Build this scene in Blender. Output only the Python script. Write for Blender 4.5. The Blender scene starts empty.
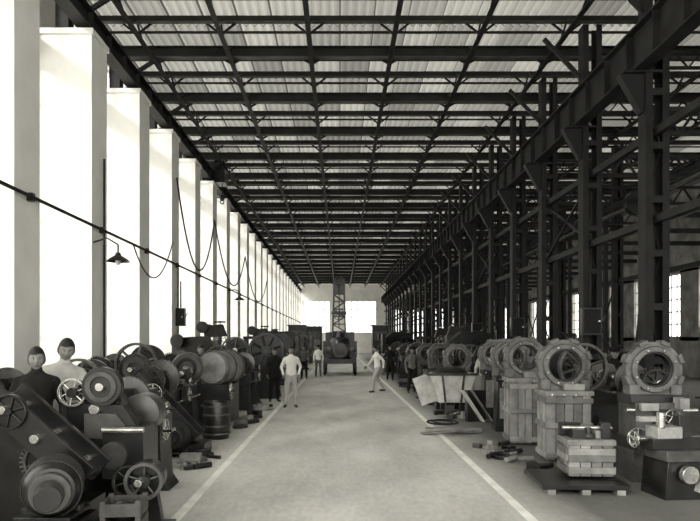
import bpy, math, random, bmesh
import numpy as np
from mathutils import Vector, Matrix, Quaternion
random.seed(7)
V=Vector
scene=bpy.context.scene
# ------------------------------------------------------------ materials
def mat(name,col,rough=.7,metal=0.,var=.25,scale=3.,bump=.0,bscale=40.,detail=6,spec=.5):
    m=bpy.data.materials.new(name); m.use_nodes=True
    nt=m.node_tree; b=nt.nodes['Principled BSDF']
    b.inputs['Roughness'].default_value=rough; b.inputs['Metallic'].default_value=metal; b.inputs['Specular IOR Level'].default_value=spec
    tc=nt.nodes.new('ShaderNodeTexCoord')
    n=nt.nodes.new('ShaderNodeTexNoise'); n.inputs['Scale'].default_value=scale; n.inputs['Detail'].default_value=detail
    nt.links.new(tc.outputs['Object'],n.inputs['Vector'])
    r=nt.nodes.new('ShaderNodeValToRGB')
    lo=[max(0,c*(1-var)) for c in col]; hi=[min(1,c*(1+var)) for c in col]
    r.color_ramp.elements[0].color=(*lo,1); r.color_ramp.elements[1].color=(*hi,1)
    r.color_ramp.elements[0].position=.33; r.color_ramp.elements[1].position=.67
    nt.links.new(n.outputs['Fac'],r.inputs['Fac']); nt.links.new(r.outputs['Color'],b.inputs['Base Color'])
    if bump>0:
        n2=nt.nodes.new('ShaderNodeTexNoise'); n2.inputs['Scale'].default_value=bscale; n2.inputs['Detail'].default_value=4
        nt.links.new(tc.outputs['Object'],n2.inputs['Vector'])
        bp=nt.nodes.new('ShaderNodeBump'); bp.inputs['Strength'].default_value=bump; bp.inputs['Distance'].default_value=.01
        nt.links.new(n2.outputs['Fac'],bp.inputs['Height']); nt.links.new(bp.outputs['Normal'],b.inputs['Normal'])
    return m
g=lambda v:(v,v*.985,v*.905)
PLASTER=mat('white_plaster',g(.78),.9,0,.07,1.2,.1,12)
STEEL=mat('painted_steel',g(.013),.6,0,.5,2.,spec=.3)
STEEL2=mat('roof_steel',g(.014),.6,0,.4,2.,spec=.25)
FLANGE=mat('roof_flange_steel',g(.06),.6,0,.5,1.5,spec=.3)
IRON=mat('dark_cast_iron',g(.012),.3,.1,.6,4.,.12,90,spec=.5)
IRONG=mat('grey_cast_iron',g(.065),.33,.2,.5,5.,.12,90)
BRIGHT=mat('machined_metal',g(.5),.25,.8,.3,8.)
LIGHTG=mat('light_grey_casting',g(.24),.5,.0,.4,5.,.2,60)
WOOD=mat('weathered_wood',g(.21),.75,0,.35,5.,.2,50)
WHITEC=mat('pale_painted_sheet',g(.55),.85,0,.25,4.,.2,30)
BLACK=mat('black_rubber',g(.008),.6,0,.3,5.,spec=.3)
FRAME=mat('window_frame_paint',g(.4),.6,0,.1,4.)
LINE=mat('floor_paint',g(.9),.8,0,.13,3.)
GLASSW=mat('lamp_enamel',g(.6),.3,0,.1,4.)
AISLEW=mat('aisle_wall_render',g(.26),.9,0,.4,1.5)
def floor_mat():
    m=bpy.data.materials.new('worn_concrete'); m.use_nodes=True; nt=m.node_tree; b=nt.nodes['Principled BSDF']
    b.inputs['Roughness'].default_value=.65
    L=nt.links.new; N=nt.nodes.new
    tc=N('ShaderNodeTexCoord')
    a=N('ShaderNodeTexNoise'); a.inputs['Scale'].default_value=.8; a.inputs['Detail'].default_value=14; a.inputs['Roughness'].default_value=.68
    c=N('ShaderNodeTexNoise'); c.inputs['Scale'].default_value=18; c.inputs['Detail'].default_value=6
    mp=N('ShaderNodeMapping'); mp.inputs['Scale'].default_value=(1,.35,1)
    L(tc.outputs['Object'],mp.inputs['Vector'])
    for n in (a,c): L(mp.outputs['Vector'],n.inputs['Vector'])
    mx=N('ShaderNodeMixRGB'); mx.inputs['Fac'].default_value=.25
    L(a.outputs['Fac'],mx.inputs['Color1']); L(c.outputs['Fac'],mx.inputs['Color2'])
    r=N('ShaderNodeValToRGB'); r.color_ramp.elements[0].position=.36; r.color_ramp.elements[1].position=.6
    r.color_ramp.elements[0].color=(*g(.45),1); r.color_ramp.elements[1].color=(*g(.70),1)
    L(mx.outputs['Color'],r.inputs['Fac'])
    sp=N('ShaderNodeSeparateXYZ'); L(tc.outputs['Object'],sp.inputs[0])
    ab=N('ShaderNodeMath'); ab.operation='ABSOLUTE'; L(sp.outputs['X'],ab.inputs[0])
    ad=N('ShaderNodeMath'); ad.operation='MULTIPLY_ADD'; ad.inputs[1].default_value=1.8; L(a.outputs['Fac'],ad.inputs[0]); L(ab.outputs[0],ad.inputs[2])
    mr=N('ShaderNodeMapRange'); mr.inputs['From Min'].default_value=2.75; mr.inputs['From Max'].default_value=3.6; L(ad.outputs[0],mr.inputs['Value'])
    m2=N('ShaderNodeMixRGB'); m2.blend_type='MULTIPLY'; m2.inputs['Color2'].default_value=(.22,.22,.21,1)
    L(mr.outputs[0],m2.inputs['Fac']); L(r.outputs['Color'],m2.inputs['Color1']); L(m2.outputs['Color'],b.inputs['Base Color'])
    bp=N('ShaderNodeBump'); bp.inputs['Strength'].default_value=.25; bp.inputs['Distance'].default_value=.02
    L(c.outputs['Fac'],bp.inputs['Height']); L(bp.outputs['Normal'],b.inputs['Normal'])
    return m
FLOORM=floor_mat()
PITCH=.22
def roof_mat():
    m=bpy.data.materials.new('corrugated_sheet'); m.use_nodes=True; nt=m.node_tree
    for n in list(nt.nodes): nt.nodes.remove(n)
    out=nt.nodes.new('ShaderNodeOutputMaterial'); d=nt.nodes.new('ShaderNodeBsdfDiffuse'); t=nt.nodes.new('ShaderNodeBsdfTranslucent')
    mx=nt.nodes.new('ShaderNodeMixShader'); mx.inputs[0].default_value=.33
    tc=nt.nodes.new('ShaderNodeTexCoord'); br=nt.nodes.new('ShaderNodeTexBrick')
    br.inputs['Scale'].default_value=1; br.inputs['Brick Width'].default_value=.88; br.inputs['Row Height'].default_value=1.715
    br.inputs['Mortar Size'].default_value=.02; br.offset=0
    br.inputs['Color1'].default_value=(*g(.19),1); br.inputs['Color2'].default_value=(*g(.4),1); br.inputs['Mortar'].default_value=(*g(.08),1)
    nt.links.new(tc.outputs['Object'],br.inputs['Vector'])
    nt.links.new(br.outputs['Color'],d.inputs['Color']); nt.links.new(br.outputs['Color'],t.inputs['Color'])
    nt.links.new(d.outputs[0],mx.inputs[1]); nt.links.new(t.outputs[0],mx.inputs[2]); nt.links.new(mx.outputs[0],out.inputs[0])
    return m
ROOFM=roof_mat()
# ------------------------------------------------------------ mesh builder
def basis(d):
    d=V(d).normalized(); up=V((0,0,1)) if abs(d.z)<.9 else V((0,1,0))
    u=d.cross(up).normalized(); v=u.cross(d).normalized(); return u,v,d
class MB:
    def __init__(s): s.v=[];s.f=[];s.m=[];s.mats=[]
    def mi(s,mt):
        if mt not in s.mats: s.mats.append(mt)
        return s.mats.index(mt)
    def add(s,vs,fs,mt):
        o=len(s.v); s.v+= [tuple(x) for x in vs]; k=s.mi(mt)
        for f in fs: s.f.append(tuple(i+o for i in f)); s.m.append(k)
    def box(s,c,sz,mt,R=None):
        c=V(c); vs=[]
        for x in(-.5,.5):
            for y in(-.5,.5):
                for z in(-.5,.5):
                    p=V((x*sz[0],y*sz[1],z*sz[2]))
                    if R is not None: p=R@p
                    vs.append(c+p)
        s.add(vs,[(0,1,3,2),(4,6,7,5),(0,4,5,1),(2,3,7,6),(0,2,6,4),(1,5,7,3)],mt)
    def beam(s,p1,p2,w,h,mt):
        p1=V(p1);p2=V(p2);u,v,d=basis(p2-p1); vs=[]
        for p in(p1,p2):
            for a,b in((-1,-1),(1,-1),(1,1),(-1,1)): vs.append(p+u*a*w/2+v*b*h/2)
        s.add(vs,[(3,2,1,0),(4,5,6,7),(0,1,5,4),(1,2,6,5),(2,3,7,6),(3,0,4,7)],mt)
    def rev(s,c,ax,prof,mt,seg=24,closed=False):
        c=V(c);u,v,d=basis(ax);vs=[];n=len(prof)
        for t,r in prof:
            r=max(r,.0005)
            for k in range(seg):
                a=2*math.pi*k/seg; vs.append(c+d*t+u*r*math.cos(a)+v*r*math.sin(a))
        fs=[]
        for i in range(n if closed else n-1):
            j=(i+1)%n
            for k in range(seg):
                l=(k+1)%seg; fs.append((i*seg+k,i*seg+l,j*seg+l,j*seg+k))
        if not closed:
            fs.append(tuple(range(seg-1,-1,-1))); fs.append(tuple((n-1)*seg+k for k in range(seg)))
        s.add(vs,fs,mt)
    def cyl(s,p1,p2,r1,mt,r2=None,seg=16):
        p1=V(p1);p2=V(p2);L=(p2-p1).length
        s.rev(p1,p2-p1,[(0,r1),(L,r1 if r2 is None else r2)],mt,seg)
    def ell(s,c,r,mt,seg=16,rings=10,R=None):
        c=V(c);vs=[];fs=[]
        for i in range(rings+1):
            th=math.pi*i/rings
            for k in range(seg):
                a=2*math.pi*k/seg; rr=max(math.sin(th),.01)
                p=V((r[0]*rr*math.cos(a),r[1]*rr*math.sin(a),r[2]*math.cos(th)))
                if R is not None:p=R@p
                vs.append(c+p)
        for i in range(rings):
            for k in range(seg):
                l=(k+1)%seg; fs.append((i*seg+k,(i+1)*seg+k,(i+1)*seg+l,i*seg+l))
        fs.append(tuple(range(seg)));fs.append(tuple(rings*seg+k for k in range(seg-1,-1,-1)))
        s.add(vs,fs,mt)
    def tube(s,pts,r,mt,seg=6):
        for a,b in zip(pts[:-1],pts[1:]): s.cyl(a,b,r,mt,seg=seg)
    def ring(s,c,ax,Ro,Ri,w,mt,seg=32):
        s.rev(c,ax,[(-w/2,Ri),(-w/2,Ro),(w/2,Ro),(w/2,Ri)],mt,seg,True)
    def prism(s,poly,o,ua,ub,un,th,mt):
        o=V(o);ua=V(ua);ub=V(ub);un=V(un);n=len(poly)
        vs=[o+ua*a+ub*b-un*th/2 for a,b in poly]+[o+ua*a+ub*b+un*th/2 for a,b in poly]
        fs=[tuple(range(n-1,-1,-1)),tuple(range(n,2*n))]+[(i,(i+1)%n,(i+1)%n+n,i+n) for i in range(n)]
        s.add(vs,fs,mt)
    def wheel(s,c,ax,R,w,mt,spokes=6,rim=.12,hub=.2,m2=None):
        u,v,d=basis(ax);c=V(c);m2=m2 or mt
        s.ring(c,ax,R,R*(1-rim),w,mt)
        s.rev(c,ax,[(-w*.7,R*hub),(w*.7,R*hub)],m2,16)
        for k in range(spokes):
            a=2*math.pi*k/spokes+.3; e=u*math.cos(a)+v*math.sin(a)
            s.cyl(c+e*R*hub*.8,c+e*R*(1-rim*.7),R*.06,mt,seg=8)
    def gear(s,c,ax,R,w,mt,n=36):
        s.wheel(c,ax,R,w,mt,6,.16,.2)
        u,v,d=basis(ax);c=V(c)
        for k in range(n):
            a=2*math.pi*k/n; e=u*math.cos(a)+v*math.sin(a); t=d.cross(e)
            Rm=Matrix((e,t,d)).transposed()
            s.box(c+e*(R+.012),(.04,R*3/n,w),mt,Rm)
    def merge(s,o,M=None):
        off=len(s.v); s.v+=[tuple(M@V(p)) if M else p for p in o.v]
        for f,k in zip(o.f,o.m): s.f.append(tuple(i+off for i in f)); s.m.append(s.mi(o.mats[k]))
    def mesh(s,name):
        me=bpy.data.meshes.new(name); me.from_pydata(s.v,[],s.f)
        for m in s.mats: me.materials.append(m)
        me.polygons.foreach_set('material_index',s.m); me.validate()
        bm=bmesh.new();bm.from_mesh(me);bmesh.ops.recalc_face_normals(bm,faces=bm.faces);bm.to_mesh(me);bm.free()
        me.polygons.foreach_set('use_smooth',[True]*len(me.polygons))
        me.set_sharp_from_angle(angle=math.radians(38)); me.update(); return me
    def obj(s,name,loc=(0,0,0),rz=0,bevel=0,sc=1):
        return inst(s.mesh(name),name,loc,rz,bevel,sc)
def inst(me,name,loc=(0,0,0),rz=0,bevel=0,sc=1):
    o=bpy.data.objects.new(name,me); scene.collection.objects.link(o); o.location=loc; o.rotation_euler=(0,0,rz); o.scale=(sc,sc,sc)
    if bevel:
        b=o.modifiers.new('bevel','BEVEL'); b.width=bevel; b.segments=2; b.limit_method='ANGLE'; b.angle_limit=math.radians(50)
    return o
X,Y,Z=V((1,0,0)),V((0,1,0)),V((0,0,1))
# ------------------------------------------------------------ building shell
BAY=3.43
XL=-6.78; XI=-5.5; XR=6.5; XA=11.6; XW=17.2; RZ=10.15
YE=95.0; YB=-4.0
PY=[14.4+BAY*i for i in range(-5,24)]
PY=[y for y in PY if y<YE-2]
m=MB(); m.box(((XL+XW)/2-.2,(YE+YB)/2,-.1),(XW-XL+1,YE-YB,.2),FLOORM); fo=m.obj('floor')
m=MB()
for x in(-1.66,1.93): m.box((x,(YE+5)/2-3,.003),(.1,YE-8,.006),LINE)
m.obj('floor_marking_lines')
m=MB()
m.box((XL-.15,(YE+YB)/2,.6),(.3,YE-YB,1.2),PLASTER)
m.box((XL-.15,(YE+YB)/2,8.35),(.3,YE-YB,.5),PLASTER)
m.box((XL-.15,(YE+YB)/2,10.0),(.3,YE-YB,.3),PLASTER)
for y in PY: m.box((XL-.15,y+.47,5.05),(.3,1.3,9.9),PLASTER)
m.obj('wall_left')
pm=MB()
pm.box((0,.465,4.3),(1.28,.93,8.6),PLASTER); pm.box((.03,.465,8.66),(1.3,1.03,.12),PLASTER); pm.box((.02,.465,.15),(1.3,.99,.3),PLASTER)
pme=pm.mesh('pilaster')
for y in PY: inst(pme,'pilaster',((XL+XI)/2,y,0))
wm=MB()
ww=BAY-1.3
for z0,z1,nz in((1.2,8.1,8),(8.6,9.85,2)):
    for k in range(4): wm.box((0,-ww/2+k*ww/3,(z0+z1)/2),(.06,.05,z1-z0),FRAME)
    for k in range(nz+1): wm.box((0,0,z0+(z1-z0)*k/nz),(.06,ww,.05),FRAME)
wme=wm.mesh('window')
for i,y in enumerate(PY): inst(wme,'window_%d'%(i+1),(XL-.15,y+.47+BAY/2,0))
# ceiling
m=MB(); vs=[];fs=[]
n=int((XW-XL+.6)/PITCH*8)
for i in range(n+1):
    x=XL-.4+(XW-XL+.6)*i/n; z=RZ+.05*math.sin(2*math.pi*x/PITCH)
    vs+=[(x,YB,z),(x,YE,z)]
fs=[(2*i,2*i+1,2*i+3,2*i+2) for i in range(n)]
m.add(vs,fs,ROOFM); m.obj('ceiling')
def truss(m,p1,p2,depth,n,mt,c=.1,d=.05):
    p1=V(p1);p2=V(p2);dn=V((0,0,-depth))
    m.beam(p1,p2,c,c,mt); m.beam(p1+dn,p2+dn,c,c,mt)
    for i in range(n):
        a=p1.lerp(p2,i/n); b=p1.lerp(p2,(i+.5)/n)+dn; e=p1.lerp(p2,(i+1)/n)
        m.beam(a,b,d,d,mt); m.beam(b,e,d,d,mt)
m=MB()
for i,y in enumerate(PY):
    yy=y+.47
    m.box(((XL+XW)/2,yy,RZ-.23),(XW-XL,.03,.28),STEEL2)
    m.box(((XL+XW)/2,yy,RZ-.09),(XW-XL,.2,.025),STEEL2); m.box(((XL+XW)/2,yy,RZ-.38),(XW-XL,.2,.025),FLANGE)
    m.box(((XL+XW)/2,yy+BAY/2,RZ-.13),(XW-XL,.03,.16),STEEL2); m.box(((XL+XW)/2,yy+BAY/2,RZ-.22),(XW-XL,.13,.02),FLANGE)
    for q in (.25,.75): m.box(((XL+XW)/2,yy+BAY*q,RZ-.07),(XW-XL,.06,.05),STEEL2)
m.obj('roof_cross_beams')
m=MB()
for x in(-5.2,-3.05,-.8,1.4,3.6,5.8,8.2,10.6,13,15.4):
    m.box((x,(YB+YE)/2,RZ-.5),(.13,YE-YB,.03),STEEL2); m.box((x,(YB+YE)/2,RZ-.45),(.03,YE-YB,.1),STEEL2)
    for y in PY:
        yy=y+.47
        for sgn in(-1,1):
            m.beam((x,yy+sgn*.8,RZ-.5),(x,yy+sgn*.02,RZ-.12),.05,.05,STEEL2); m.beam((x+sgn*.6,yy+.12,RZ-.16),(x,yy+.12,RZ-.5),.05,.06,STEEL2)
            m.beam((x,yy+BAY/2+sgn*.6,RZ-.5),(x,yy+BAY/2,RZ-.15),.04,.05,STEEL2); m.beam((x+sgn*.45,yy+BAY/2+.08,RZ-.14),(x,yy+BAY/2+.08,RZ-.5),.04,.05,STEEL2)
m.obj('roof_longitudinal_bracing')
m=MB()
for y in PY:
    yy=y+.47
    m.box((-6.3,yy,9.4),(.3,.3,1.4),STEEL); m.beam((-6.15,yy,9.1),(-5.2,yy,9.7),.08,.1,STEEL)
    m.box((-5.75,yy,8.78),(.5,.5,.12),STEEL)
m.obj('roof_post_row')
def girder(x,z0,z1,name):
    m=MB(); zc=(z0+z1)/2
    m.box((x,(YE+YB)/2,zc),(.03,YE-YB-.2,z1-z0),STEEL)
    for z in(z0,z1): m.box((x,(YE+YB)/2,z),(.32,YE-YB-.2,.04),STEEL)
    m.box((x,(YE+YB)/2,z1+.06),(.07,YE-YB-.2,.1),IRONG)
    y=YB+.5
    while y<YE:
        m.box((x,y,zc),(.28,.02,z1-z0-.04),STEEL); y+=BAY/3
    return m.obj(name)
girder(-5.75,8.86,9.3,'crane_runway_girder')
girder(XR-.35,7.35,8.2,'crane_runway_girder')
def lcol(H,w,d,mt,pitch=.55):
    m=MB()
    for s in(-1,1):
        m.box((s*w/2,0,H/2),(.03,d,H),mt)
        for t in(-1,1): m.box((s*(w/2-.06),t*d/2,H/2),(.14,.025,H),mt)
    z=.3;k=1
    while z<H-pitch:
        for t in(-1,1): m.box((0,t*(d/2+.01),z),(w*.8,.02,.14),mt)
        m.beam((-k*w/2*.7,0,z),(k*w/2*.7,0,z+pitch),.02,.06,mt)
        z+=pitch;k=-k
    m.box((0,0,.02),(w+.3,d+.3,.04),mt); m.box((0,0,.25),(w+.02,d+.06,.5),mt)
    return m
cm=lcol(RZ-.2,.46,.34,STEEL,1.1)
cm.prism([(-.75,7.3),(-.2,7.3),(-.2,6.5),(-.3,6.5)],(0,0,0),X,Z,Y,.2,STEEL)
cm.box((-.3,0,7.32),(.8,.4,.05),STEEL)
cm.beam((.2,0,8.6),(1.2,0,RZ-.5),.08,.1,STEEL);cm.beam((-.2,0,8.6),(-1.2,0,RZ-.5),.08,.1,STEEL)
cme=cm.mesh('steel_column')
CY=[y+.47-1.4 for y in PY if y>2]
for y in CY: inst(cme,'steel_column',(XR,y,0))
cm=lcol(RZ-.2,.36,.3,STEEL,1.3); cm2=cm.mesh('steel_column')
for y in CY: inst(cm2,'steel_column',(XA,y,0))
m=MB()
for z in(6.1,4.3):
    m.box((XR,(YE+5)/2,z),(.12,YE-5.2,.16),STEEL)
    m.box((XA,(YE+5)/2,z),(.12,YE-5.2,.16),STEEL)
for i,y in enumerate(CY):
    truss(m,(XR+.2,y,6.6),(XA-.2,y,6.6),.5,7,STEEL,.09,.05)
    truss(m,(XR+.2,y,9.3),(XA-.2,y,9.3),.4,7,STEEL,.07,.04)
    m.box((XA+2.8,y,6.4),(5.4,.12,.2),STEEL)
    m.beam((XR+.45,y+.9,0),(XR+.45,y+.9,6.6),.12,.14,STEEL)
    m.beam((9.0,y+1.7,0),(9.0,y+1.7,6.4),.12,.14,STEEL)
    if i%3==1 and i<len(CY)-1:
        m.beam((XA,y,.6),(XA,y+BAY,4.3),.06,.06,STEEL); m.beam((XA,y,4.3),(XA,y+BAY,.6),.06,.06,STEEL)
        m.beam((XR,y,4.4),(XR,y+BAY,6.0),.06,.06,STEEL); m.beam((XR,y,6.0),(XR,y+BAY,4.4),.06,.06,STEEL)
m.box((9.0,(YE+5)/2,6.2),(.1,YE-5.2,.16),STEEL)
m.obj('side_aisle_framing')
girder(XA,7.0,7.6,'crane_runway_girder')
m=MB()
m.cyl((8.2,8,5.6),(8.2,YE-4,5.6),.05,IRONG)
for i in range(18):
    y=10+i*3.9; m.rev((8.2,y,5.6),Y,[(0,.35),(.2,.35)],IRON,20); m.beam((8.2,y+.6,5.6),(8.2,y+.6,5.95),.08,.08,IRON)
    m.beam((8.5,y+.1,5.6),(8.7-i%3*.3,y+.1,1.0),.01,.12,BLACK)
m.obj('line_shaft')
m=MB()
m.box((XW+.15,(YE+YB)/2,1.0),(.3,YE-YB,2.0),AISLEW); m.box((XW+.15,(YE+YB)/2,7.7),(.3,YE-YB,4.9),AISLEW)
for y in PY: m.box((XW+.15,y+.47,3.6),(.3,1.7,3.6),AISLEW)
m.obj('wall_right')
wm=MB(); w2=BAY-1.7
for k in range(4): wm.box((0,-w2/2+k*w2/3,3.6),(.06,.05,3.2),FRAME)
for k in range(6): wm.box((0,0,2.02+3.2*k/5),(.06,w2,.05),FRAME)
wme=wm.mesh('window')
for i,y in enumerate(PY): inst(wme,'window_%d'%(i+40),(XW+.15,y+.47+BAY/2,0))
m=MB()
holes=[(-5.3,-1.5,3.0,7.6),(.8,5.3,3.0,7.6),(-1.0,.5,0,3.0),(8,16,2,6.5)]
xs=sorted(set([XL-.3,XW+.3]+[h[0] for h in holes]+[h[1] for h in holes]))
zs=sorted(set([0,RZ]+[h[2] for h in holes]+[h[3] for h in holes]))
for a,b in zip(xs[:-1],xs[1:]):
    for c,d in zip(zs[:-1],zs[1:]):
        mx,mz=(a+b)/2,(c+d)/2
        if any(h[0]<mx<h[1] and h[2]<mz<h[3] for h in holes): continue
        m.box((mx,YE+.15,mz),(b-a,.3,d-c),PLASTER)
m.obj('wall_back')
for i,h in enumerate(holes):
    m=MB()
    if i==2:
        m.box((-.62,YE-.1,1.5),(.72,.06,3.0),WOOD); m.box((.13,YE-.1,1.5),(.72,.06,3.0),WOOD)
        for z in(.4,1.5,2.6): m.box((-.25,YE-.15,z),(1.45,.04,.14),IRON)
        m.obj('door_1'); continue
    nx=5
    for k in range(nx+1): m.box((h[0]+(h[1]-h[0])*k/nx,YE+.1,(h[2]+h[3])/2),(.12,.08,h[3]-h[2]),FRAME)
    for k in range(5): m.box(((h[0]+h[1])/2,YE+.1,h[2]+(h[3]-h[2])*k/4),(h[1]-h[0],.08,.1),FRAME)
    m.obj('window_%d'%(80+i))
m=MB()
m.tube([(XI+.09,y,4.33) for y in np.linspace(2,YE-1,30)],.035,BLACK,8)
for i,y in enumerate(PY):
    m.box((XI+.06,y+.47,4.33),(.1,.12,.14),IRON)
    if i in(5,7,10,13): m.cyl((XI+.06,y+.6,.4),(XI+.06,y+.6,6.0 if i==5 else 4.3),.025,BLACK,seg=8)
m.obj('conduit_run')
m=MB()
def cat(a,b,sag,n=14): 
    a=V(a);b=V(b); return [a.lerp(b,t)+V((0,0,-4*sag*t*(1-t))) for t in np.linspace(0,1,n)]
m.tube(cat((XI+.1,21.5,7.2),(XI+.1,28,7.0),2.6),.03,BLACK)
m.tube(cat((XI+.1,28,7.0),(XI+.1,37,6.6),2.2),.03,BLACK)
m.tube(cat((XI+.1,17,4.3),(XI+.1,21,5.0),1.0),.02,BLACK)
m.tube(cat((XI+.1,37,6.6),(XI+.1,48,6.2),2.0),.03,BLACK)
m.obj('hanging_power_cable')
def wall_lamp(y,z):
    m=MB(); m.tube([(XI,y,z+.45),(XI+.3,y,z+.55),(XI+.55,y,z+.4),(XI+.55,y,z+.2)],.02,IRON)
    m.rev((XI+.55,y,z+.22),(0,0,-1),[(0,.05),(.06,.07),(.14,.2),(.2,.26),(.18,.24),(.1,.1)],IRON,20)
    m.ell((XI+.55,y,z+.02),(.06,.06,.08),GLASSW); m.obj('bracket_lamp')
wall_lamp(14.5,3.55); wall_lamp(32,3.8)
def switchbox(x,y,z,w,h,name='switch_box',hang=0):
    m=MB(); m.box((0,0,0),(w,.22,h),IRON); m.box((0,-.12,0),(w*.85,.03,h*.88),BLACK); m.cyl((w*.3,-.14,0),(w*.3,-.2,.0),.03,BRIGHT)
    m.cyl((0,.0,h/2),(0,.0,h/2+.9),.025,BLACK,seg=8)
    m.cyl((w*.5,-.05,-.05),(w*.5+.1,-.1,.15),.015,IRONG,seg=8); m.obj(name,(x,y,z),0,.01)
for y in CY[2:9:2]: switchbox(XR-.1,y-.3,2.3,.5,.7)
switchbox(XI+.16,21.8,2.6,.3,.6)
m=MB(); m.box((0,0,.1),(.5,1.6,.2),IRON)
for a in(-.6,.6): m.rev((-.05,a,.0),X,[(-.08,.14),(.08,.14)],IRON,20)
m.rev((.3,-.5,.15),Y,[(0,.2),(.05,.25),(.9,.25),(.95,.2)],IRON,20); m.box((.35,0,-.35),(.5,.9,.6),IRON)
m.cyl((.4,0,-.6),(.4,0,-1.2),.02,BLACK); m.ell((.4,0,-1.25),(.12,.08,.16),IRON); m.ring((.4,0,-1.45),Y,.1,.06,.05,IRON)
m.obj('hoist_trolley',(-5.75,29.5,9.55))
# ------------------------------------------------------------ machines
def motor(m,c,ax,R,L,mt=None,foot=True):
    mt=mt or IRON; c=V(c);u,v,d=basis(ax)
    m.rev(c,ax,[(-L/2,R*.35),(-L/2+.02,R*.8),(-L/2+.08,R),(L/2-.08,R),(L/2-.02,R*.8),(L/2,R*.35)],mt,28)
    for k in range(5):
        t=-L/2+.1+(L-.2)*k/4; m.ring(c+d*t,ax,R*1.05,R*.95,.03,mt)
    m.cyl(c-d*(L/2+.18),c+d*(L/2+.1),R*.14,BRIGHT)
    m.rev(c-d*(L/2+.16),ax,[(-.1,R*.45),(.05,R*.5)],mt,20)
    m.ring(c-d*(L/2+.01),ax,R*.7,R*.55,.03,mt)
    for s in(-1,1): m.box(c+u*s*R*.75-v*R*.9 if abs(d.z)<.9 else c,(R*.5,R*.5,R*.3),mt)
    m.box(c+V((0,0,-R*1.02)),(R*2,R*2,R*.14),mt)
def handwheel(m,c,ax,R,mt=None):
    m.wheel(c,ax,R,.03,mt or BRIGHT,5,.12,.2)
    u,v,d=basis(ax); m.cyl(V(c)+u*R*.92,V(c)+u*R*.92+d*.1,.015,IRON,seg=8)
def lathe(L=2.6,mt=None,big=1.,face=True):
    mt=mt or IRON; m=MB()
    for y in(.35,L-.35):
        m.prism([(-.32,0),(.32,0),(.24,.12),(.2,.7),(-.2,.7),(-.24,.12)],(0,y,0),X,Z,Y,.5,mt)
    m.box((0,L/2,.78),(.4,L,.2),mt)
    for x in(-.14,.14): m.box((x,L/2,.9),(.06,L,.05),BRIGHT)
    m.prism([(-.22,.9),(.22,.9),(.22,1.1),(.12,1.28),(-.12,1.28),(-.22,1.1)],(0,.08,0),X,Z,Y,.12,mt)
    m.prism([(-.22,.9),(.22,.9),(.22,1.1),(.12,1.28),(-.12,1.28),(-.22,1.1)],(0,.72,0),X,Z,Y,.14,mt)
    m.rev((0,.14,1.14),Y,[(0,.2*big),(.12,.2*big),(.12,.16*big),(.24,.16*big),(.24,.125*big),(.36,.125*big),(.36,.1),(.5,.1)],IRONG,28)
    m.cyl((0,-.15,1.14),(0,.9,1.14),.05,BRIGHT)
    m.gear((0,.0,1.14),Y,.2*big,.05,mt,30); m.gear((.1,-.02,.82),Y,.15,.05,mt,24)
    if face: m.rev((0,.82,1.14),Y,[(0,.08),(.04,.26*big),(.1,.26*big),(.12,.2*big),(.12,.05)],IRONG,28)
    m.cyl((0,.9,1.14),(0,L-.6,1.14),.035,BRIGHT)
    y=L-.45
    m.prism([(-.2,.9),(.2,.9),(.12,1.05),(.1,1.22),(-.1,1.22),(-.12,1.05)],(0,y,0),X,Z,Y,.3,mt)
    m.cyl((0,y-.25,1.14),(0,y+.25,1.14),.06,BRIGHT); handwheel(m,(0,y+.28,1.14),Y,.12)
    y=.9+(L-1.4)*.45
    m.box((0,y,.96),(.52,.36,.08),mt); m.box((.04,y,1.03),(.4,.16,.07),IRONG); m.box((0,y,1.11),(.12,.12,.1),BRIGHT)
    m.box((.28,y,.78),(.1,.4,.3),mt); handwheel(m,(.36,y-.08,.78),X,.12); handwheel(m,(.36,y,1.02),X,.07)
    m.cyl((.26,.2,.68),(.26,L-.1,.68),.02,BRIGHT,seg=8)
    return m
def drill():
    m=MB(); m.box((0,0,.06),(.8,.9,.12),IRON); m.cyl((0,.2,.1),(0,.2,2.2),.1,IRONG,seg=20)
    m.rev((0,-.15,.95),Z,[(-.06,.1),(-.02,.3),(.03,.3)],IRONG,28); m.beam((0,.2,.9),(0,-.1,.9),.14,.12,IRON)
    m.prism([(-.45,1.8),(.3,1.75),(.35,2.15),(-.3,2.2)],(0,0,0),Y,Z,X,.2,IRON)
    m.cyl((0,-.2,1.35),(0,-.2,2.3),.04,BRIGHT); m.rev((0,-.2,1.6),Z,[(-.2,.03),(0,.08),(.2,.08)],IRONG,16)
    m.rev((0,.35,2.1),X,[(-.22,.2),(-.1,.2),(-.1,.16),(.02,.16),(.02,.12),(.15,.12)],IRON,24)
    m.gear((0,-.2,2.28),Z,.16,.05,IRON,24); handwheel(m,(.18,-.2,1.7),X,.18); return m
def slotter(mt=None):
    mt=mt or IRON; m=MB()
    m.prism([(-.7,0),(.7,0),(.7,1.9),(-.35,1.95),(-.7,1.65),(-.7,1.35),(.1,1.15),(.1,.6),(-.7,.5)],(0,0,0),Y,Z,X,.42,mt)
    m.gear((.3,.35,1.35),X,.38,.08,mt,44); m.rev((.34,.35,1.35),X,[(0,.08),(.1,.08)],BRIGHT)
    m.box((0,-.78,1.45),(.26,.14,.75),IRONG); m.rev((0,-.4,.6),Z,[(0,.34),(.08,.34)],BRIGHT,30)
    m.rev((-.25,.4,1.8),X,[(-.2,.22),(-.1,.22),(-.1,.17),(0,.17)],mt,24); handwheel(m,(.25,-.4,.35),X,.16); return m
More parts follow.
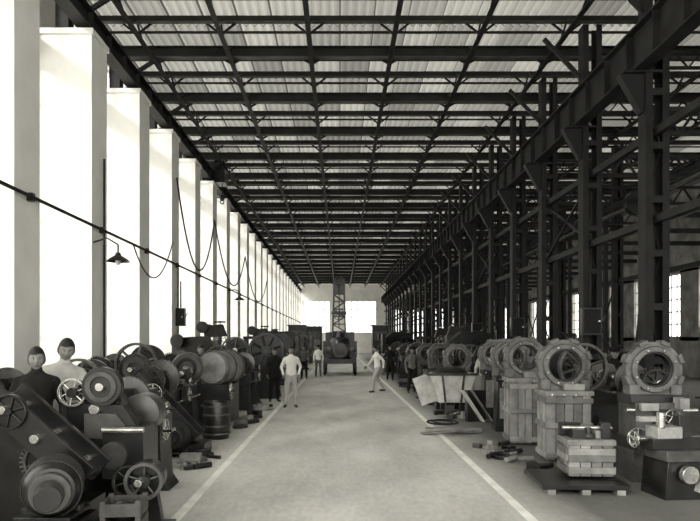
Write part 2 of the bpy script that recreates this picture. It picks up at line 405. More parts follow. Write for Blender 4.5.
def planer():
    m=MB(); m.box((0,1.2,.4),(.8,3.2,.5),IRON); m.box((0,1.3,.7),(.75,2.6,.08),BRIGHT)
    for x in(-.6,.6): m.prism([(-.35,0),(.4,0),(.3,1.0),(.1,1.9),(-.15,1.9),(-.15,.6)],(x,1.2,0),Y,Z,X,.2,IRONG)
    m.box((0,1.0,1.4),(1.4,.18,.26),IRON); m.box((0,1.2,1.98),(1.5,.3,.16),IRON); m.box((.1,.86,1.35),(.24,.14,.45),IRONG)
    for x in(-.72,.85): m.wheel((x,1.6,1.6),X,.3,.1,IRON)
    for y in(0,2.4): m.box((0,y,.08),(.7,.3,.16),IRON)
    return m
def pulley_stand(R=.34,H=1.2):
    m=MB(); m.box((0,0,.05),(.7,.7,.1),IRON)
    for y in(-.22,.22): m.prism([(-.28,.1),(.28,.1),(.08,H),(-.08,H)],(0,y,0),X,Z,Y,.07,IRON)
    m.cyl((0,-.45,H),(0,.5,H),.04,BRIGHT); m.wheel((0,-.38,H),Y,R,.12,IRONG,6,.12,.2,BRIGHT); m.rev((0,.3,H),Y,[(0,R*.9),(.1,R*.9),(.1,R*.6),(.2,R*.6)],IRON,28)
    m.gear((0,0,H-.02),Y,R*.6,.08,IRON,30); m.rev((.12,0,.45),Y,[(-.3,.1),(-.28,.2),(.28,.2),(.3,.1)],IRON,24); return m
def casting_ring(m,c,ax,R,mt,w=.2):
    c=V(c);u,v,d=basis(ax)
    m.rev(c,ax,[(-w/2,R*.64),(-w/2,R*.82),(-w*.3,R*.84),(-w*.3,R),(w*.3,R),(w*.3,R*.84),(w/2,R*.82),(w/2,R*.64)],mt,40,True)
    m.ring(c,ax,R*.64,R*.58,w*.6,IRON)
    for k in range(8):
        a=2*math.pi*k/8+.39; e=u*math.cos(a)+v*math.sin(a);t=d.cross(e);Rm=Matrix((e,t,d)).transposed()
        m.box(c+e*R*1.0,(R*.16,R*.34,w*.8),mt,Rm)
        for s in(-1,1): m.cyl(c+e*R*.73-d*(w/2+.025),c+e*R*.73+d*(w/2+.025),R*.05,BRIGHT,seg=8)
RINGM=mat('ring_casting_iron',g(.1),.4,.1,.4,6.,.2,70)
WOODS=[mat('crate_board_%d'%i,g(v),.75,0,.3,5.,.2,50) for i,v in enumerate((.14,.2,.27))]
def crate_shell(m,W,D,H,nb=5,seed=1):
    rd=random.Random(seed)
    m.box((0,0,H/2-.05),(W*.9,D*.9,H-.14),IRON)
    for k in range(nb):
        x=-W/2+W*(k+.5)/nb
        for s in(-1,1): m.box((x,s*(D/2-.01),H*.5-.03),(W/nb*.92,.03,H-.12),rd.choice(WOODS))
        y=-D/2+D*(k+.5)/nb
        for s in(-1,1): m.box((s*(W/2-.01),y,H*.5-.03),(.03,D/nb*.9,H-.12),rd.choice(WOODS))
    for z in(.1,H*.5,H-.17):
        for s in(-1,1): m.box((0,s*(D/2+.02),z),(W*1.06,.03,.08),rd.choice(WOODS)); m.box((s*(W/2+.02),0,z),(.03,D*1.0,.08),rd.choice(WOODS))
    m.box((0,0,H-.06),(W*1.12,D*1.1,.07),WOODS[1])
def ring_stand(R,H,W,D,mt,name,loc,rz=0,crate=False):
    m=MB()
    if crate:
        crate_shell(m,W,D,H,5,int(loc[1])); m.box((.1,-D*.3,H+.03),(.3,.12,.1),LIGHTG)
    else:
        m.box((0,0,.06),(W*1.1,D*1.1,.12),mt)
        m.prism([(-W*.5,.1),(W*.5,.1),(W*.46,H-.12),(-W*.46,H-.12)],(0,0,0),X,Z,Y,D*.9,mt)
        m.box((0,0,H-.08),(W*1.06,D*1.0,.1),mt)
        for s in(-1,1): m.box((s*W*.25,-D*.455,H*.5),(W*.3,.03,H*.55),LIGHTG if mt is not LIGHTG else IRONG)
    for s in(-1,1): m.box((s*R*.75,0,H+R*.15),(R*.35,.22,R*.4),RINGM)
    for k in range(4): m.cyl((-W*.4+k*W*.27,-D*.5-.01,H-.08),(-W*.4+k*W*.27,-D*.5-.04,H-.08),.02,BRIGHT,seg=6)
    casting_ring(m,(0,0,H+R*.9),Y,R,RINGM,.22)
    return m.obj(name,loc,rz,.006)
ring_stand(.39,1.08,.64,.6,WOOD,'bearing_ring_on_crate',(3.42,9.95,0),-.06,True)
ring_stand(.36,1.18,.6,.6,WOOD,'bearing_ring_on_crate',(3.28,11.55,0),-.05,True)
ring_stand(.38,1.12,.6,.6,IRON,'bearing_ring_on_stand',(3.45,13.2,0),-.1)
ring_stand(.36,1.15,.6,.6,IRON,'bearing_ring_on_stand',(3.65,15.3,0),-.1)
ring_stand(.4,.95,.6,.6,IRON,'bearing_ring_on_stand',(3.35,18.6,0),-.1)
ring_stand(.4,.95,.6,.6,IRON,'bearing_ring_on_stand',(3.25,21.2,0),.2)
ring_stand(.4,.95,.6,.6,IRON,'bearing_ring_on_stand',(3.35,25,0),.1)
m=MB()
m.box((0,0,.2),(.9,1.0,.4),IRONG); m.box((0,0,.45),(.8,.9,.14),IRON); m.box((-.05,-.05,.75),(.6,.6,.5),IRONG)
m.box((0,0,1.03),(.75,.5,.12),IRON); m.box((.0,-.3,.8),(.3,.1,.25),IRON)
casting_ring(m,(.0,0,1.42),Y,.37,RINGM,.24)
for s in(-1,1): m.box((s*.27,0,1.14),(.14,.24,.16),RINGM)
handwheel(m,(-.35,-.42,.55),Y,.14); handwheel(m,(.1,-.38,.82),Y,.1); m.cyl((-.45,-.3,.9),(.45,-.3,.9),.03,BRIGHT)
m.rev((-.2,-.5,.3),Y,[(0,.12),(.05,.12)],BRIGHT); m.box((-.2,-.36,.95),(.22,.14,.1),LIGHTG); m.box((.2,-.4,1.0),(.12,.2,.14),LIGHTG)
m.prism([(-.1,0),(.14,0),(.1,.3),(-.04,.3)],(.3,-.5,.35),X,Z,Y,.08,IRON)
m.obj('boring_machine',(4.2,8.75,0),-.05,.008)
m=MB()
m.box((0,0,.5),(.5,.6,.12),IRONG); m.prism([(-.24,0),(.24,0),(.2,.45),(-.2,.45)],(0,0,0),X,Z,Y,.5,IRON)
m.box((0,0,.62),(.66,.34,.12),IRON); m.box((-.1,0,.74),(.3,.26,.14),LIGHTG); m.box((.12,0,.8),(.14,.14,.26),IRON)
m.cyl((-.45,0,.66),(.45,0,.66),.03,BRIGHT); handwheel(m,(-.46,0,.66),X,.1); m.rev((0,-.3,.3),Y,[(-.06,.1),(.02,.1)],BRIGHT)
m.prism([(-.1,0),(.1,0),(.06,.16),(-.06,.16)],(.2,-.3,.1),X,Z,Y,.1,LIGHTG); m.cyl((-.2,-.1,.8),(-.2,-.1,.98),.05,BRIGHT); m.box((-.3,-.05,.9),(.3,.08,.06),LIGHTG)
m.obj('shaping_machine',(3.88,7.6,0),.1,.008)
m=MB()
m.box((0,0,.09),(1.0,.95,.06),IRON)
for s in(-.4,0,.4): m.box((s,0,.03),(.1,.95,.06),WOOD)
m.obj('timber_platform',(2.9,8.05,0),-.05,.005)
m=MB()
crate_shell(m,.52,.46,.5,4,5)
m.box((-.12,0,.53),(.16,.3,.12),IRON); m.box((.16,.05,.52),(.14,.3,.1),LIGHTG)
m.cyl((-.3,-.05,.6),(.3,-.05,.6),.025,BRIGHT); m.box((-.16,.15,.56),(.26,.1,.16),IRON); m.box((.2,-.12,.58),(.1,.1,.2),IRON); m.rev((.0,-.1,.49),Z,[(0,.08),(.05,.08),(.05,.04),(.12,.04)],IRONG,16)
m.obj('parts_crate',(3.08,8.15,.12),-.08,.005)
def heap(name,x,y,w,d,n,seed):
    rd=random.Random(seed); m=MB()
    for i in range(n):
        px=(rd.random()-.5)*w; py=(rd.random()-.5)*d; k=rd.randint(0,4); mt=rd.choice([IRON,IRON,IRONG,LIGHTG,WOOD]); s=.06+rd.random()*.1
        R=Matrix.Rotation(rd.random()*3,3,'Z')
        if k==0: m.box((px,py,s/2),(s*2,s*1.3,s),mt,R)
        elif k==1: m.ring((px,py,.025),Z,s*1.2,s*.7,.05,mt,20)
        elif k==2: m.beam((px,py,.03),(px+rd.random()*.3,py+rd.random()*.4-.2,.03),.05,.05,mt)
        elif k==3: m.rev((px,py,0),Z,[(0,s),(s*.5,s),(s*.5,s*.4),(s*1.2,s*.4)],mt,16)
        else: m.cyl((px,py,.04),(px+.2,py+.2,.04),.04,mt,seg=10)
    m.obj(name,(x,y,0),0,.003)
heap('scrap_parts_heap',2.5,10.4,.5,1.6,18,1); heap('scrap_parts_heap',2.75,15.5,.7,1.0,16,2); heap('scrap_parts_heap',2.6,19.5,.5,2.6,16,3)
heap('scrap_parts_heap',-2.1,9.6,.3,1.2,16,4); heap('scrap_parts_heap',-2.05,14.4,.2,2.2,14,5); heap('scrap_parts_heap',2.75,9.0,.3,.4,8,6); heap('scrap_parts_heap',-2.0,17.2,.2,1.2,10,8); heap('scrap_parts_heap',2.5,26,.4,3,14,9)
m=MB()
for o in ((0,-.4,0),(0,.4,0)): m.prism([(-.35,.25),(.35,.25),(.6,.95),(-.6,.95)],o,X,Z,Y,.04,WHITEC)
for s in(-1,1): m.beam((s*.35,0,.25),(s*.6,0,.95),.8,.03,WHITEC)
m.box((0,0,.25),(.7,.8,.03),WHITEC); m.box((0,-.42,.95),(1.24,.05,.06),IRONG); m.box((0,.42,.95),(1.24,.05,.06),IRONG)
for s in(-1,1): m.box((s*.61,0,.95),(.05,.84,.06),IRONG)
for k in(-.2,.2): m.beam((k,-.43,.25),(k*1.4,-.43,.95),.05,.03,IRONG)
for a in(-.25,.25):
    for b in(-.3,.3): m.box((a,b,.12),(.1,.1,.24),IRON)
m.ell((0,0,.92),(.5,.34,.22),IRON)
m.obj('steel_skip',(2.85,16.9,0),.05)
m=MB()
for i,(x,y,L,a) in enumerate([(2.35,12.6,1.2,.2),(2.45,12.9,1.1,-.1),(2.4,12.4,1.0,.5)]):
    d=V((math.cos(a),math.sin(a)*1.0,0)); m.beam(V((x-.2,y,.03+.03*i))-d*L/2,V((x-.2,y,.03+.03*i))+d*L/2,.14,.03,WOOD)
m.obj('timber_planks')
m=MB(); pts=[(2.15+.3*math.cos(t)+t*.02,14.2+.4*math.sin(t),.02+.002*t) for t in np.linspace(0,11,50)]
m.tube(pts,.018,BLACK); m.obj('coiled_cable')
m=MB()
for i,(x,a) in enumerate([(0,.35),(.22,.3)]):
    m.beam((x+.4,i*.12,.03),(x-.05,i*.12,.7),.3,.03,WHITEC if i!=1 else LIGHTG)
m.box((.3,.2,.35),(.4,.2,.7),IRON); m.obj('leaning_sheet_metal',(2.75,14.35,0),.1)
# left row ------------------------------------------------
m=MB(); m.box((0,0,.16),(.6,.6,.32),IRON); m.box((0,0,.36),(.5,.55,.08),IRON)
motor(m,(0,0,.66),(-.35,1,0),.215,.5); m.ring((.1,-.29,.66),(-.35,1,0),.15,.09,.05,IRONG)
m.obj('electric_motor',(-2.27,5.15,0),0,.006)
def incline(m,x0,z0,x1,z1,y,w=.45,th=.2):
    m.beam((x0,y-w/2,z0),(x1,y-w/2,z1),.05,th,IRON); m.beam((x0,y+w/2,z0),(x1,y+w/2,z1),.05,th,IRON)
    m.beam((x0,y,z0),(x1,y,z1),w,.05,IRON)
    for t in(.15,.5,.85):
        p=V((x0,y,z0)).lerp(V((x1,y,z1)),t); m.cyl(p-V((0,w/2+.08,0)),p+V((0,w/2+.08,0)),.04,BRIGHT)
def big_lathe(L,name,loc,mx=0):
    m=lathe(L,IRON,1.25)
    incline(m,-.1,1.2,.85,.22,-.15+mx,.4,.3); m.box((.8,-.1+mx,.08),(.5,.6,.16),IRON); motor(m,(.6,-.5+mx,.3),(0,1,0),.22,.45)
    m.beam((0,.05,0),(0,.05,1.1),.3,.3,IRON)
    m.rev((-.28,.3,1.32),Y,[(-.04,.02),(-.04,.27),(.04,.27),(.04,.02)],IRON,32); m.ring((-.28,.26,1.32),Y,.2,.12,.04,IRONG)
    m.cyl((-.28,0,1.32),(-.28,.8,1.32),.04,BRIGHT); m.beam((-.28,.55,.9),(-.28,.55,1.32),.12,.1,IRON)
    return m.obj(name,loc,0,.006)
m=MB(); incline(m,-.3,1.32,.5,.62,0,.4,.26); m.prism([(-.5,0),(.4,0),(.25,.65),(-.1,1.05),(-.5,1.25)],(0,.2,0),X,Z,Y,.3,IRON)
m.wheel((-.12,-.24,1.2),Y,.15,.06,IRON); m.box((.35,.1,.2),(.3,.4,.4),IRON); m.gear((.1,-.12,.75),Y,.16,.05,IRONG,28)
m.obj('belt_drive_stand',(-2.68,5.75,0),0,.006)
m=lathe(2.0,IRON,1.0)
m.rev((.08,-.12,1.36),Y,[(-.05,.03),(-.05,.19),(.05,.19),(.05,.03)],IRON,36); m.ring((.08,-.18,1.36),Y,.15,.1,.03,IRONG); m.rev((.08,-.2,1.36),Y,[(-.03,.04),(.03,.04)],BRIGHT)
m.wheel((-.22,-.1,1.3),Y,.14,.06,BRIGHT,6,.16,.35,IRON)
m.box((-.22,.1,.6),(.24,.3,1.2),IRON); m.box((.08,.02,1.1),(.16,.16,.55),IRON)
m.prism([(-.3,.7),(.42,.65),(.44,.9),(.26,1.18),(-.3,1.2)],(0,-.02,0),X,Z,Y,.14,IRON); m.prism([(-.1,.86),(.3,.84),(.3,.98),(.2,1.1),(-.1,1.1)],(0,-.11,0),X,Z,Y,.04,IRONG)
m.box((.28,.1,.72),(.4,.5,.5),IRON); m.cyl((.1,-.2,.95),(.5,-.2,.95),.03,BRIGHT); m.rev((.2,-.2,.7),Y,[(0,.13),(.05,.13)],IRONG)
m.rev((.3,.3,1.05),Y,[(0,.12),(.02,.2),(.3,.2),(.32,.12)],IRONG,24)
m.obj('turret_lathe',(-2.37,6.4,0),0,.006)
m=MB()
m.wheel((0,0,.55),(-.15,1,0),.17,.09,IRONG,5,.2,.35,IRON); m.rev((0,.14,.55),(-.15,1,0),[(-.05,.15),(.15,.15)],IRON,28)
m.wheel((-.17,.12,.52),(-.15,1,0),.15,.07,IRON); m.box((-.05,.15,.06),(.5,.4,.12),IRON); m.cyl((-.02,-.12,.55),(-.05,.4,.55),.035,BRIGHT)
m.prism([(-.14,0),(.14,0),(.05,.55),(-.05,.55)],(-.03,.3,0),X,Z,Y,.08,IRON)
m.obj('grinding_wheel_stand',(-1.75,5.8,0),0,.005)
m=MB()
DW=mat('dark_stained_wood',g(.05),.7,0,.4,6.,.2,40)
for k in range(4):
    z=.05+k*.14
    for s in(-1,1): m.box((0,s*.15,z),(.3,.02,.1),DW); m.box((s*.15,0,z),(.02,.3,.1),DW)
for a in(-1,1):
    for b in(-1,1): m.box((a*.135,b*.135,.27),(.04,.04,.54),DW)
m.box((0,0,.02),(.28,.28,.03),DW); m.ell((0,0,.42),(.12,.12,.1),IRON)
m.obj('wooden_crate',(-1.74,5.25,0),.1)
big_lathe(3.0,'engine_lathe',(-3.2,10.75,0),-.05)
m=MB(); m.rev((0,0,0),Z,[(0,.22),(.02,.24),(.2,.262),(.35,.268),(.5,.262),(.66,.245),(.68,.24),(.68,.225),(.62,.22)],IRON,32)
for z in(.1,.24,.45,.6): m.ring((0,0,z),Z,.275,.25,.03,IRONG)
m.obj('barrel',(-2.3,12.06,0))
m=MB(); m.rev((-.45,0,1.22),Y,[(-.08,.03),(-.08,.3),(-.04,.34),(.04,.34),(.06,.03)],IRONG,36); m.ring((-.45,-.1,1.22),Y,.22,.15,.04,IRON)
m.rev((.0,.3,1.2),(.25,1,0),[(0,.12),(.02,.34),(.1,.37),(1.0,.37),(1.1,.33),(1.12,.1)],mat('drum_casing',g(.17),.5,0,.4,5.,.2,60),40)
for t in(.1,.55,1.0): m.ring(V((0,.3,1.2))+V((.2425,.97,0))*t,(.25,1,0),.4,.36,.05,IRONG)
m.box((.1,.8,.42),(.7,1.2,.84),IRON); m.box((-.45,.1,.45),(.36,.5,.9),IRON); m.prism([(-.25,0),(.25,0),(.1,1.2),(-.1,1.2)],(-.45,.15,0),X,Z,Y,.12,IRON)
m.cyl((-.45,-.2,1.22),(-.45,.8,1.22),.05,BRIGHT); handwheel(m,(.45,.3,.7),X,.18)
m.obj('rotary_drum_machine',(-2.85,14.05,0),0,.006)
m=MB(); m.wheel((0,0,1.5),Y,.56,.12,IRON,8,.16,.3); m.wheel((0,.35,1.5),Y,.56,.05,IRON,8,.1,.22); m.cyl((0,-.1,1.5),(0,.9,1.5),.07,IRONG)
m.rev((0,0.06,1.5),Y,[(0,.47),(.35,.47)],IRON,28)
for y in(-.05,.75): m.prism([(-.4,0),(.4,0),(.12,1.5),(-.12,1.5)],(0,y+.1,0),X,Z,Y,.12,IRON)
m.box((0,.4,.5),(.6,.8,.9),IRON); m.obj('flywheel_winch',(-2.3,20.3,0),0,.006)
lme=[lathe(2.6).mesh('engine_lathe'),lathe(2.2,IRON,1.1).mesh('engine_lathe')]
dme=drill().mesh('pillar_drill'); sme=slotter().mesh('slotting_machine'); pme2=planer().mesh('planing_machine'); pst=pulley_stand().mesh('pulley_stand'); pst2=pulley_stand(.42,1.35).mesh('pulley_stand')
def put(me,x,y,rz=0,sc=1): inst(me,me.name.split('.')[0],(x,y,0),rz,.006,sc)
for x,y,rz,s in [(-4.75,8.4,0,1),(-4.7,12.6,0,1.1),(-2.6,16.7,0,1.05),(-4.3,16.5,0,1.1),(-2.7,23.4,0,1),(-3.9,27,0,1.1),(-2.6,31,0,1.1),(-2.8,38,0,1.1),(-2.7,47,0,1.1),(-2.8,56,0,1.1),
    (4.9,15.2,0,1.05),(5.0,10.3,0,1.0),(4.9,19.2,0,1),(3.5,28.0,0,1.1),(3.4,33,0,1.1),(3.5,44,0,1.1),(3.5,55,0,1.1),(9.8,12,0,1.1),(9.9,22,0,1.1),(9.8,34,0,1.1),(13.6,28,0,1.1)]:
    put(lme[random.randint(0,1)],x,y,rz,s)
for x,y,rz,s in [(-4.6,20.6,1.3,1),(-2.6,28.0,1.2,1.1),(-3.0,35.2,1.5,1.2),(-3.0,43,1.5,1.2),(3.4,38,-1.3,1.2),(4.9,24.6,-1.4,1.1),(10.3,17.5,-.4,1.1),(10.3,29,-.4,1.1),(3.5,50,0,1.2),(-3.0,52,1,1.2)]: put(sme,x,y,rz,s)
for x,y,rz,s in [(-4.7,24.2,1.5,1.1),(-3.9,31.8,1.5,1.1),(4.9,30.4,-1.5,1.1),(4.9,27.0,-1.5,1.1),(10.2,42,-1,1.1),(-4.2,40,1.5,1.1)]: put(dme,x,y,rz,s)
for x,y,rz,s in [(-4.6,34.8,0,1),(4.9,34.5,0,1),(10.2,46,0,1)]: put(pme2,x,y,rz,s)
for i,(x,y,rz,s) in enumerate([(-3.95,10.1,.1,1),(-3.95,13.0,0,1),(-3.55,19.6,0,1.1),(-3.6,22.4,.1,1.1),(-2.45,26.7,0,.95),(-2.5,22.4,0,.95),(-2.4,30.0,0,1.0),(-2.5,34.2,0,1.0),(-2.4,41.4,0,1.2),(4.15,11.5,0,1),(4.4,13.7,.1,.95),(4.25,18.5,0,1.0),(4.3,21.9,0,1.1),(3.2,27.2,0,1.0),(3.2,31.7,0,1.1),(3.2,36.4,0,1.0),(3.2,42,0,1.2)]): put([pst,pst2][i%2],x,y,rz,s)
m=MB(); m.box((0,0,1.6),(1.6,1.8,3.2),IRON); m.box((0,-.92,2.3),(1.2,.06,.9),IRONG); m.box((0,0,3.25),(1.8,2.0,.1),IRON); m.box((.3,-.93,1),(.6,.05,1.9),WOOD)
cab=m.mesh('equipment_cabin'); inst(cab,'equipment_cabin',(-4.0,61,0)); inst(cab,'equipment_cabin',(-2.6,66,0)); inst(cab,'equipment_cabin',(3.9,63,0))
m=MB()
for s in(-1,1):
    for y in(-.2,1.4,3.0): m.wheel((s*.8,y,.45),X,.45,.12,IRON,8)
m.box((0,1.4,.75),(1.7,4.2,.25),IRON); m.box((0,1.6,1.35),(1.8,2.6,.9),IRON); m.box((0,2.4,2.0),(1.6,1.4,.6),IRON)
m.rev((0,-.1,.9),Z,[(0,.5),(.9,.5),(1.05,.42),(1.1,.2),(1.3,.15),(1.4,.15)],IRON,24)
m.rev((0,-.75,1.3),Y,[(0,.1),(.02,.42),(.3,.42)],IRON,28); m.ring((0,-.76,1.3),Y,.34,.26,.04,IRONG)
for s in(-1,1): m.rev((s*.62,-.6,1.35),Y,[(0,.12),(.02,.2),(.16,.2)],IRONG,18); m.box((s*.7,-.5,.85),(.25,.5,.3),IRON)
for a in(-.36,.36):
    for b in(0,.7): m.beam((a-.05,.5+b,1.8),(a*.7-.05,.5+b*.8,5.1),.09,.09,IRON)
z=1.9;k=1
while z<4.9:
    f=1-.3*(z-1.8)/3.3
    for b in(0,.62): m.beam((-k*.36*f-.05,.5+b,z),(k*.36*f-.05,.5+b,z+.4),.05,.05,IRON)
    for s in(-1,1): m.beam((s*.36*f-.05,.5,z),(s*.36*f-.05,1.1,z+.4),.05,.05,IRON)
    m.box((-.05,.5,z),(.72*f,.06,.06),IRON); z+=.4;k=-k
m.box((-.05,.8,4.7),(.65,.7,.7),IRON); m.wheel((-.05,.4,5.0),Y,.25,.1,IRON); m.wheel((-.05,.3,3.2),Y,.3,.1,IRON); m.box((-.05,.8,3.3),(.8,.8,.16),IRON)
m.tube([(-.05,.35,4.8),(-.05,-.2,3.3),(-.05,-.3,2.5)],.03,IRON)
m.obj('mobile_crane',(0,34.2,0),0,.01)
# ------------------------------------------------------------ people
SK=mat('skin',g(.2),.55,0,.08,8,spec=.3); HAIR=mat('black_hair',g(.01),.5,0,.3,20,spec=.3); EYEW=mat('eye_white',g(.45),.3,0,.02); LIP=mat('lips',g(.12),.5,0,.05)
CW=mat('white_cotton',g(.72),.9,0,.08,6,.5,14); CM=mat('grey_twill',g(.12),.9,0,.15,6,.5,14,spec=.2); CD=mat('dark_serge',g(.014),.9,0,.2,6,.5,14,spec=.15); CL=mat('pale_linen',g(.42),.9,0,.12,6,.5,14); SHOE=mat('shoe_leather',g(.02),.5,0,.2)
def remesh(m,vox,it=5):
    me=m.mesh('tmp'); o=bpy.data.objects.new('tmp',me); scene.collection.objects.link(o)
    r=o.modifiers.new('r','REMESH'); r.mode='VOXEL'; r.voxel_size=vox
    s=o.modifiers.new('s','SMOOTH'); s.factor=.5; s.iterations=it
    dg=bpy.context.evaluated_depsgraph_get(); dg.update(); e=bpy.data.meshes.new_from_object(o.evaluated_get(dg))
    vs=np.array([v.co[:] for v in e.vertices]); fs=[tuple(p.vertices) for p in e.polygons]
    bpy.data.objects.remove(o); bpy.data.meshes.remove(me); bpy.data.meshes.remove(e); return vs,fs
def cap(m,p1,p2,r1,r2,mt): 
    m.cyl(p1,p2,r1,mt,r2,14); m.ell(p1,(r1,)*3,mt,14,8); m.ell(p2,(r2,)*3,mt,14,8)
def make_hand():
    m=MB(); cap(m,(0,0,.03),(0,0,-.01),.026,.024,SK)
    for y,L in((-.03,.072),(-.01,.08),(.011,.074),(.03,.058)):
        k=V((0,y,-.088+abs(y)*.15)); cap(m,(0,y*.4,-.01),k,.017,.0125,SK); p=k
        for fr,an,r in((.45,18,.0095),(.3,42,.0088),(.25,62,.008)):
            a=math.radians(an); q=p+V((-math.sin(a),y*.1,-math.cos(a)))*L*fr; cap(m,p,q,r,r*.93,SK); p=q
    cap(m,(0,-.015,-.02),(-.012,-.045,-.055),.017,.0125,SK); cap(m,(-.012,-.045,-.055),(-.02,-.058,-.082),.0115,.0105,SK); cap(m,(-.02,-.058,-.082),(-.03,-.06,-.105),.0105,.009,SK)
    return remesh(m,.004,2)
HV,HF=make_hand()
def make_head(hat):
    m=MB(); nu,nv=50,40; vs=[]
    for i in range(nv+1):
        th=math.pi*i/nv
        for k in range(nu):
            a=2*math.pi*k/nu; s=max(math.sin(th),.012); x,y,z=s*math.cos(a),s*math.sin(a),math.cos(th)
            px,py,pz=x*.076,y*.094,z*.116
            if z<0:
                t=(-z)**1.6; px*=1-.28*t; py*= (1-.5*t) if y>0 else (1-.08*t)
            if y<0:
                G=lambda cx,cz,sx,sz: math.exp(-((px-cx)/sx)**2-((pz-cz)/sz)**2)
                py-= .024*G(0,-.022,.012,.017)+.012*G(0,.0,.009,.02)+.005*G(0,.03,.05,.01)+.006*G(0,-.058,.022,.009)+.008*G(0,-.094,.02,.014)
                py+= .010*(G(.031,.008,.015,.011)+G(-.031,.008,.015,.011))+.004*G(0,-.072,.025,.006)
                py-= .005*(G(.045,-.025,.015,.014)+G(-.045,-.025,.015,.014))
            vs.append((px,py,pz))
    fs=[]
    for i in range(nv):
        for k in range(nu):
            l=(k+1)%nu; fs.append((i*nu+k,(i+1)*nu+k,(i+1)*nu+l,i*nu+l))
    fs.append(tuple(range(nu)));fs.append(tuple(nv*nu+k for k in range(nu-1,-1,-1)))
    m.add(vs,fs,SK)
    hv=[(x*1.12,y*1.1+.002,z*1.12+.003+.002*math.sin(x*160)*math.cos(y*130)) for x,y,z in vs]; hf=[]
    for f in fs[:-1]:
        c=np.mean([vs[i] for i in f],axis=0); lim=.048+.005*math.sin(c[0]*60) if c[1]<-.045 else (.048-(c[1]+.045)*1.8 if c[1]<.01 else -.055)
        if c[2]>lim: hf.append(f)
    m.add(hv,hf,HAIR)
    for s in(-1,1):
        m.ell((s*.03,-.074,.007),(.0125,.008,.006),EYEW,12,8); m.ell((s*.03,-.0805,.007),(.0055,.0035,.0055),HAIR,10,6)
        m.ell((s*.031,-.084,.024),(.015,.006,.003),HAIR,10,6)
        m.ell((s*.079,.012,-.004),(.009,.02,.032),SK,12,8,Matrix.Rotation(.2*s,3,'Z'))
    m.ell((0,-.083,-.055),(.02,.006,.0035),LIP,12,6); m.ell((0,-.081,-.062),(.017,.006,.004),LIP,12,6)
    if hat:
        m.rev((0,.0,.045),(0,.08,1),[(0,.098),(.03,.104),(.06,.114),(.09,.088),(.095,.01)],hat,28); m.rev((0,-.07,.05),(0,-.25,1),[(0,.085),(.008,.085)],hat,24)
    return m
HEADS={}
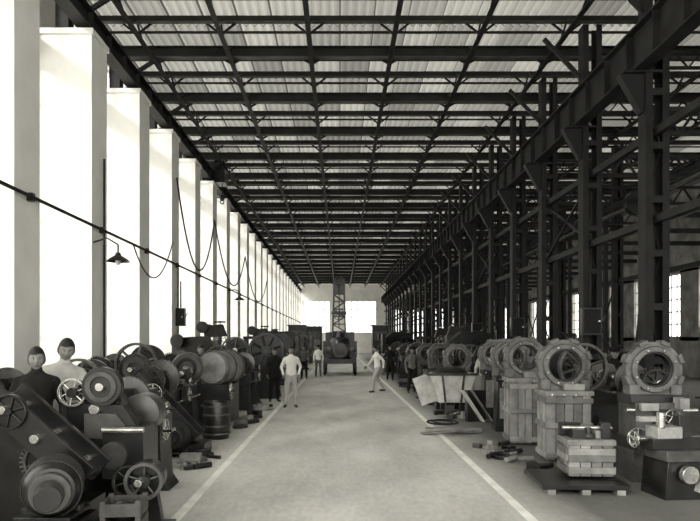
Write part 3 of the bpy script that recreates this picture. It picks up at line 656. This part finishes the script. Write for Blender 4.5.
def person(name,x,y,rz=0,H=1.63,shirt=None,pants=None,sleeve=None,la=None,ra=None,ll=None,rl=None,lean=0,hy=0,hp=0,hat=None,vox=.017,side=0,coat=False):
    la=la or ((.245,.03,1.12),(.25,-.09,.88)); ra=ra or ((-.245,.03,1.12),(-.25,-.09,.88))
    ll=ll or ((.11,-.02,.49),(.12,.02,.09)); rl=rl or ((-.11,-.02,.49),(-.13,.02,.09))
    sleeve=sleeve or shirt
    Rl=Matrix.Rotation(lean,4,'X')@Matrix.Rotation(side,4,'Y'); piv=V((0,0,.93))
    U=lambda p: (Rl@(V(p)-piv))+piv
    m=MB(); parts=[]
    def C(p1,p2,r1,r2,mt): cap(m,p1,p2,r1,r2,mt); parts.append((np.array(p1[:]),np.array(p2[:]),(r1+r2)/2,mt))
    prof=[(.84,.12,.09),(.9,.16,.115),(.98,.158,.11),(1.06,.14,.1),(1.18,.15,.105),(1.3,.17,.115),(1.37,.165,.1),(1.42,.11,.075),(1.46,.06,.055)]
    if coat: prof=[(.74,.17,.13),(.8,.18,.135)]+[(z,a*1.06,b*1.1) for z,a,b in prof[1:]]
    seg=20;vs=[];fs=[]
    for z,a,b in prof:
        for q in range(seg):
            t=2*math.pi*q/seg; cx,cy=math.cos(t),math.sin(t)
            vs.append(U((a*math.copysign(abs(cx)**.8,cx),b*math.copysign(abs(cy)**.8,cy),z)))
    n=len(prof)
    for i in range(n-1):
        for q in range(seg): l=(q+1)%seg; fs.append((i*seg+q,i*seg+l,(i+1)*seg+l,(i+1)*seg+q))
    fs.append(tuple(range(seg-1,-1,-1))); fs.append(tuple((n-1)*seg+q for q in range(seg)))
    m.add(vs,fs,shirt)
    parts.append((np.array(U((0,0,.98 if not coat else .8))),np.array(U((0,0,1.36))),.15,shirt))
    parts.append((np.array((-.06,0,.88)),np.array((.06,0,.88)),.12,pants))
    C(U((0,.005,1.42)),U((0,-.012,1.54)),.056,.052,SK)
    for s,(kn,an) in((1,ll),(-1,rl)):
        kn=V(kn);an=V(an); hip=V((s*.085,0,.9)); C(hip,kn,.098,.068,pants); C(kn,an+V((0,0,.03)),.066,.056,pants)
        toe=an+V((s*.03,-.16,-.045)); C(an+V((0,.02,-.04)),toe,.042,.036,SHOE)
    hands=[]
    for s,(el,wr) in((1,la),(-1,ra)):
        sh=U((s*.168,0,1.355)); el=U(el);wr=U(wr); C(U((s*.05,.01,1.405)),sh,.048,.056,shirt); C(sh,el,.058,.047,sleeve); C(el,wr,.045,.032,sleeve)
        hands.append((s,el,wr))
    bv,bf=remesh(m,vox,5)
    cen=np.array([bv[list(f)].mean(axis=0) for f in bf]); best=np.full(len(cen),1e9); idx=np.zeros(len(cen),int)
    for i,(a,b,r,mt) in enumerate(parts):
        d=b-a; t=np.clip(((cen-a)@d)/max(d@d,1e-9),0,1); q=a+t[:,None]*d; ds=np.linalg.norm(cen-q,axis=1)-r
        w=ds<best; best[w]=ds[w]; idx[w]=i
    nrm=.006*np.sin(bv[:,2]*55+bv[:,0]*30+3*np.sin(bv[:,1]*25+bv[:,2]*9))*np.sin(bv[:,0]*35+bv[:,2]*17)
    w=(bv[:,2]<1.36)&(bv[:,2]>.14); bv[w,1]+=nrm[w]; bv[w,0]+=.6*nrm[w]
    out=MB(); out.v=[tuple(p) for p in bv]; out.f=[tuple(f) for f in bf]; out.m=[out.mi(parts[i][3]) for i in idx]
    for s,el,wr in hands:
        d=(wr-el).normalized(); q=V((0,0,-1)).rotation_difference(d)
        hv=[tuple(wr+q@V((p[0]*(1 if s>0 else -1),p[1],p[2]))) for p in HV]; out.add(hv,HF,SK)
        out.rev(wr-d*.03,d,[(0,.034),(.02,.037),(.035,.036),(.035,.026)],sleeve,16)
    if hat not in HEADS: HEADS[hat]=make_head(hat)
    M=Matrix.Translation(U((0,-.02,1.585)))@Rl@Matrix.Rotation(hy,4,'Z')@Matrix.Rotation(hp,4,'X')
    out.merge(HEADS[hat],M)
    out.ring(U((0,-.003,1.445)),(0,-.1,1),.072,.058,.03,shirt,24)
    z0=float(bv[:,2].min())*H/1.70
    inst(out.mesh(name),name,(x,y,-z0),rz,0,H/1.70)
person('workman',-3.15,6.75,.35,1.74,CD,CD,hy=.1,hp=.05,vox=.013,coat=True)
person('workman',-3.2,7.4,.5,1.84,CL,CM,la=((.28,-.1,1.15),(.15,-.35,1.15)),ra=((-.3,-.1,1.15),(-.2,-.35,1.05)),lean=.08,side=.1,hp=.15,vox=.013)
person('workman',-1.33,17.7,.1,1.66,CW,CL,la=((.265,.05,1.14),(.2,-.1,.92)),ra=((-.27,.05,1.14),(-.22,-.12,.92)),ll=((.1,-.03,.49),(.12,.0,.09)),rl=((-.12,-.02,.49),(-.16,.02,.09)),vox=.015)
person('workman',-1.95,19.3,.3,1.6,CD,CD,coat=True)
person('workman',-3.45,16.1,.3,1.7,CD,CM,la=((.27,-.1,1.15),(.2,-.35,1.1)),ra=((-.27,-.1,1.15),(-.2,-.35,1.1)))
person('workman',-1.1,33,.1,1.6,CW,CM,hat=CD,vox=.02)
person('workman',-1.7,30.8,-.2,1.6,CM,CD,vox=.02)
person('workman',1.32,22.9,-1.2,1.64,CW,CL,la=((.25,.15,1.15),(.24,.12,.9)),ra=((-.26,-.12,1.14),(-.24,-.32,.98)),ll=((.1,-.2,.53),(.11,-.22,.09)),rl=((-.1,.05,.5),(-.11,.32,.11)),lean=.1)
person('workman',2.5,22.6,.2,1.6,CM,CD,hat=CD,vox=.02)
person('workman',2.3,29.8,0,1.6,CD,CD,vox=.02)
person('workman',3.85,17.3,-.3,1.62,CL,CM)
person('workman',4.25,16.1,-.2,1.62,CM,CD,hat=CD)
person('workman',5.75,13.6,-.3,1.66,CD,CD,coat=True,hat=CD)
person('workman',5.35,13.2,-.4,1.62,CM,CD)
# ------------------------------------------------------------ world, light, camera
w=bpy.data.worlds.new('sky'); scene.world=w; w.use_nodes=True; nt=w.node_tree; bg=nt.nodes['Background']
bg.inputs['Color'].default_value=(1,.99,.945,1); bg.inputs['Strength'].default_value=3.9
sl=bpy.data.lights.new('sun','SUN'); sl.energy=3.0; sl.angle=math.radians(8); so=bpy.data.objects.new('sun',sl); scene.collection.objects.link(so)
so.rotation_euler=V((1.2,1.4,-.8)).to_track_quat('-Z','Y').to_euler()
cam=bpy.data.cameras.new('camera'); co=bpy.data.objects.new('camera',cam); scene.collection.objects.link(co)
co.location=(0,0,1.8); co.rotation_euler=(math.pi/2,0,0); cam.sensor_width=36; cam.lens=650/700*36; cam.shift_x=10/700; cam.shift_y=(341-260.5)/700; cam.clip_end=300
scene.camera=co
scene.view_settings.view_transform='Standard'
